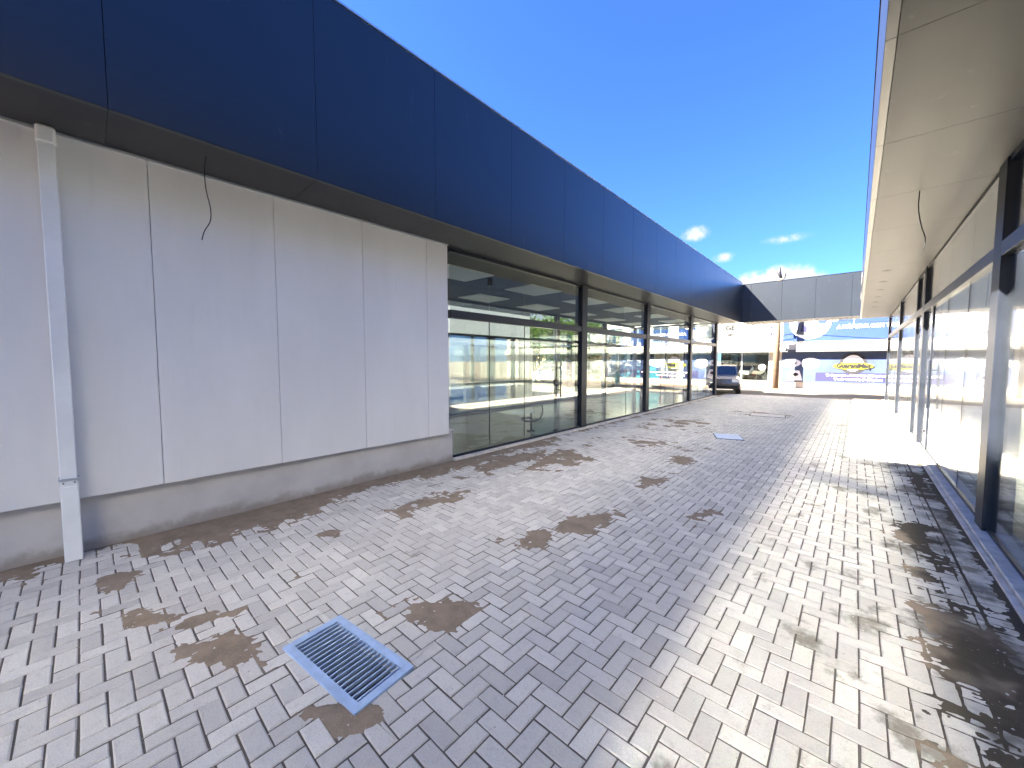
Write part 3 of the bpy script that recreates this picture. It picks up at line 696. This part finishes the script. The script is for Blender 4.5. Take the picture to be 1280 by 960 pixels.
# utility pole with a lamp bracket and wires
UP = thing('utility_pole', 'tapered brown concrete utility pole beside the blue banners', 'pole', (-3.45, 26.9, 0))
MB().tube([(0, 0, -.05), (0, 0, 6.3)], [.17, .12], 12).build('pole', 'pole_concrete', UP, True)
MB().tube([(0, 0, 6.2), (.22, 0, 6.36), (.26, 0, 6.6)], .05, 8).tube([(0, 0, 6.25), (.1, 0, 6.35), (.06, 0, 6.5)], .05, 6).build('bracket', 'banner_dark', UP)
m_ = MB(); m_.tube([(.06, 0, 6.4), (-.04, 0, 6.7), (.0, 0, 6.98)], [.07, .10, .04], 10); m_.build('lamp_head', 'banner_dark', UP, True)
m_ = MB()
for z in (3.2, 3.6, 4.0, 4.4): m_.tube([(-.30, -.02, z), (-.05, -.02, z)], .03, 6); m_.tube([(-.3, -.02, z-.08), (-.3, -.02, z+.08)], .05, 8)
m_.build('insulator', 'banner_violet', UP)
for n_, (z, zl, lab) in enumerate(((4.55, 4.2, 'topmost'), (4.25, 3.75, 'second from top'), (3.9, 3.3, 'middle'), (3.45, 2.95, 'second lowest'), (3.0, 2.55, 'lowest'))):
    pts = []
    for t in np.linspace(0, 1, 24): pts.append((-.3-26*t, -.3*t, z+(zl-z)*0-1.25*4*t*(1-t)*.55))
    w_ = thing('overhead_wire', f'thin overhead wire running left from the pole, {lab} of five', 'wire', (-3.45, 26.9, 0), 0, 'wires along the street')
    MB().tube(pts, .014, 5).build('strand', 'black_rubber', w_)
for n_, (z, lab) in enumerate(((4.5, 'upper'), (4.1, 'lower'))):
    pts = [(.2+26*t, 0, z-.9*4*t*(1-t)) for t in np.linspace(0, 1, 24)]
    w_ = thing('overhead_wire', f'thin overhead wire crossing before the blue banner, {lab} one', 'wire', (-3.45, 26.9, 0), 0, 'wires along the street')
    MB().tube(pts, .012, 5).build('strand', 'black_rubber', w_)

# vehicles
def vehicle(name, label, cat, paint, prof, glass, wheels, W, loc, rz, rear=True):
    v = thing(name, label, cat, loc, rz)
    # side profile (length, height) swept over the width, sides leaning in above the belt line
    n = len(prof); zb = max(p[1] for p in prof); belt = zb*.58; vs = []; 
    rows = [(-1, .86), (-.93, 1), (.93, 1), (1, .86)]
    for (s, kk) in ((-1, 1), (-.9, 0), (.9, 0), (1, 1)):
        for (x, z) in prof:
            lean = .86 if z > belt else 1.
            w = W/2*abs(s)*(lean if kk else lean); shr = .985 if kk else 1.
            vs.append((x*shr, math.copysign(w, s), z*(.985 if kk else 1) if z > belt else z))
    fs = [tuple(range(n))[::-1], tuple(3*n+i for i in range(n))]
    for r_ in range(3): fs += [(r_*n+i, r_*n+(i+1) % n, (r_+1)*n+(i+1) % n, (r_+1)*n+i) for i in range(n)]
    MB().add(vs, fs).build('body', paint, v)
    for (poly, nm) in glass:
        for s in (-1, 1): MB().prism(poly, 'y', s*(W/2*.865), s*(W/2*.875)).build('side_window', 'car_glass', v)
    zt = zb
    # windscreen and rear window follow the slopes given by the profile
    for a, b in ((prof_ws(prof, 0), 'windscreen'), (prof_ws(prof, 1), 'rear_window')):
        (x0, z0), (x1, z1) = a; d = Vector((x1-x0, 0, z1-z0)).normalized(); nn = Vector((d.z, 0, -d.x)); nn = nn if nn.x*(1 if b == 'windscreen' else -1) > 0 else -nn
        q = []
        for (x, z, w) in ((x0+(x1-x0)*.1, z0+(z1-z0)*.1, .80), (x0+(x1-x0)*.9, z0+(z1-z0)*.9, .74)):
            for s in (-1, 1): q.append(Vector((x, s*W/2*w, z))+nn*.012)
        q = [q[0], q[1], q[3], q[2]]; MB().add(q+[p-nn*.03 for p in q], [(0, 1, 2, 3), (7, 6, 5, 4), (0, 4, 5, 1), (1, 5, 6, 2), (2, 6, 7, 3), (3, 7, 4, 0)]).build(b, 'car_glass', v)
    xmin, xmax = min(p[0] for p in prof), max(p[0] for p in prof)
    for x in wheels:
        for s in (-1, 1):
            w_ = MB().tube([(x, s*(W/2-.20), .30), (x, s*(W/2+.005), .30)], .30, 20).build('wheel', 'tyre', v)
            MB().tube([(x, s*(W/2-.05), .30), (x, s*(W/2+.015), .30)], .19, 14).build('rim', 'rim', w_)
    for s in (-1, 1):
        MB().box(xmax-.10, xmax+.006, s*W*.36-.16, s*W*.36+.16, .62, .76, .01).build('headlight', 'lamp_clear', v)
        MB().box(xmin-.006, xmin+.10, s*W*.38-.12, s*W*.38+.12, .66, .9, .01).build('tail_light', 'tail_red', v)
    MB().box(xmin-.04, xmin+.1, -W*.46, W*.46, .28, .46, .03).build('bumper', 'black_rubber', v); MB().box(xmax-.1, xmax+.04, -W*.46, W*.46, .28, .46, .03).build('bumper', 'black_rubber', v)
    return v
def prof_ws(prof, which):
    # the two sloped runs either side of the roof: (lower point, upper point)
    n = len(prof); best = None
    for i in range(n):
        a, b = prof[i], prof[(i+1) % n]
        lo, hi = (a, b) if a[1] < b[1] else (b, a)
        if hi[1]-lo[1] > .25 and lo[1] > .6:
            if (which == 0 and (lo[0]+hi[0]) > 0) or (which == 1 and (lo[0]+hi[0]) < 0): best = (lo, hi)
    return best or ((0, 1), (.1, 1.4))
hatch = [(-1.9, .28), (1.95, .28), (2.0, .55), (1.9, .78), (1.0, .92), (.35, 1.40), (-1.1, 1.46), (-1.6, 1.34), (-1.88, .90), (-1.95, .6)]
hg = [([(.85, .93), (.30, 1.33), (-.25, 1.38), (-.25, .93)], 0), ([(-.32, .93), (-.32, 1.38), (-1.05, 1.38), (-1.45, 1.05), (-1.45, .93)], 0)]
van = [(-2.1, .3), (2.1, .3), (2.15, .6), (2.0, .95), (1.45, 1.10), (.95, 1.72), (-2.0, 1.82), (-2.12, 1.0)]
vg = [([(1.35, 1.12), (.92, 1.60), (.30, 1.62), (.30, 1.12)], 0)]
van_side = [([(.2, 1.12), (.2, 1.60), (-.6, 1.62), (-.6, 1.12)], 0)]
vehicle('parked_car', 'dark grey hatchback parked at the mouth of the lane by the left shop', 'car', 'car_grey', hatch, hg, (-1.25, 1.25), 1.66, (-5.40, 23.0, -.03), math.radians(-76))
vehicle('parked_car', 'teal hatchback parked on the street seen through the shop glass', 'car', 'car_teal', hatch, hg, (-1.25, 1.25), 1.66, (-10.3, 23.0, -.06), math.radians(180))
vehicle('van', 'white panel van parked behind the teal car across the street', 'van', 'car_white', van, vg+van_side, (-1.35, 1.35), 1.75, (-10.9, 25.3, -.06), math.radians(180))
vehicle('parked_car', 'white hatchback parked beneath the tree beyond the fence', 'car', 'car_white', hatch, hg, (-1.25, 1.25), 1.66, (-17.8, 24.6, -.06), math.radians(185))

# tall brown board fence and trees at the end of the left building
FN = thing('board_fence', 'brown vertical board fence in front of the tree', 'fence', (-12.6, 20.9, 0), math.radians(28))
for k in range(14): box('board', 'fence_wood', FN, -1.4+.2*k, -1.4+.2*k+.19, -.02, .02, 0, 1.55+.02*random.random(), .003)
box('rail', 'fence_wood', FN, -1.4, 1.4, .021, .06, .3, .38); box('rail', 'fence_wood', FN, -1.4, 1.4, .021, .06, 1.2, 1.28)
def tree(label, loc, H, R, seed, n=2600, group='trees by the street'):
    t = thing('tree', label, 'tree', loc, 0, group); rd = random.Random(seed); tr = MB(); tips = []
    tr.tube([(0, 0, -.1), (.03, .02, H*.2), (-.05, .05, H*.38)], [R*.075, R*.055, R*.045], 10)
    for k in range(8):
        a = k*2*math.pi/8+rd.random()*.6; l = R*rd.uniform(.5, .9); z0 = H*rd.uniform(.30, .42); p = Vector((0, 0, z0)); q = Vector((math.cos(a)*l*.5, math.sin(a)*l*.5, z0+H*.18)); e = Vector((math.cos(a)*l, math.sin(a)*l, z0+H*rd.uniform(.22, .48)))
        tr.tube([p, q, e], [R*.03, R*.02, R*.008], 6); tips += [q, e, (q+e)/2]
        for b in range(2):
            e2 = q+Vector((rd.uniform(-1, 1), rd.uniform(-1, 1), rd.uniform(.3, 1)))*R*.4; tr.tube([q, e2], [R*.014, R*.005], 5); tips.append(e2)
    tr.build('trunk', 'bark', t, True)
    lf = MB()
    cl = [(tp+Vector((rd.gauss(0, .2), rd.gauss(0, .2), rd.gauss(0, .12)))*R, R*rd.uniform(.16, .34)) for tp in tips for _ in range(2)]
    for k in range(n):
        c0, r0 = rd.choice(cl); d = Vector((rd.gauss(0, 1), rd.gauss(0, 1), rd.gauss(0, .7))).normalized()*r0*rd.uniform(.5, 1.05)
        p = c0+d; s = R*.035*rd.uniform(.7, 1.5); u = Vector((rd.gauss(0, 1), rd.gauss(0, 1), rd.gauss(0, 1))).normalized(); w = u.orthogonal().normalized()
        lf.v += [tuple(p-u*s), tuple(p+w*s*.6), tuple(p+u*s), tuple(p-w*s*.6)]; o_ = len(lf.v)-4; lf.f.append((o_, o_+1, o_+2, o_+3))
    me = bpy.data.meshes.new('crown'); me.from_pydata(lf.v, [], lf.f); me.materials.append(M['leaf']); link('crown', me, t)
tree('leafy green street tree with forked trunk behind the board fence', (-14.2, 22.4, 0), 4.3, 2.9, 3, 5200)
tree('green tree standing farther left along the street', (-19.5, 24.5, 0), 5.0, 3.2, 5, 4200)
tree('broad green tree far behind the long white building', (-21.0, 31.5, 0), 6.0, 4.2, 9, 4200)
tree('tall green tree at the far corner of the street', (-27.5, 29, 0), 6.5, 4.2, 12, 3600)
HB = thing('low_house', 'low cream house with tiled roof behind the street trees', 'house', (-24, 37, 0))
box('wall', 'cream_paint', HB, -7, 6, -3, 3, 0, 3.2); MB().prism([(-3.4, 3.2), (3.4, 3.2), (0, 4.8)], 'x', -7.4, 6.4).build('roof', 'beige_paint', HB)
for x in (-5, -1.5, 2.5): w_ = box('window', 'white_paint', HB, x, x+1.4, -3.05, -3, 1, 2.3); box('pane', 'car_glass', w_, x+.08, x+1.32, -3.07, -3.051, 1.08, 2.22)
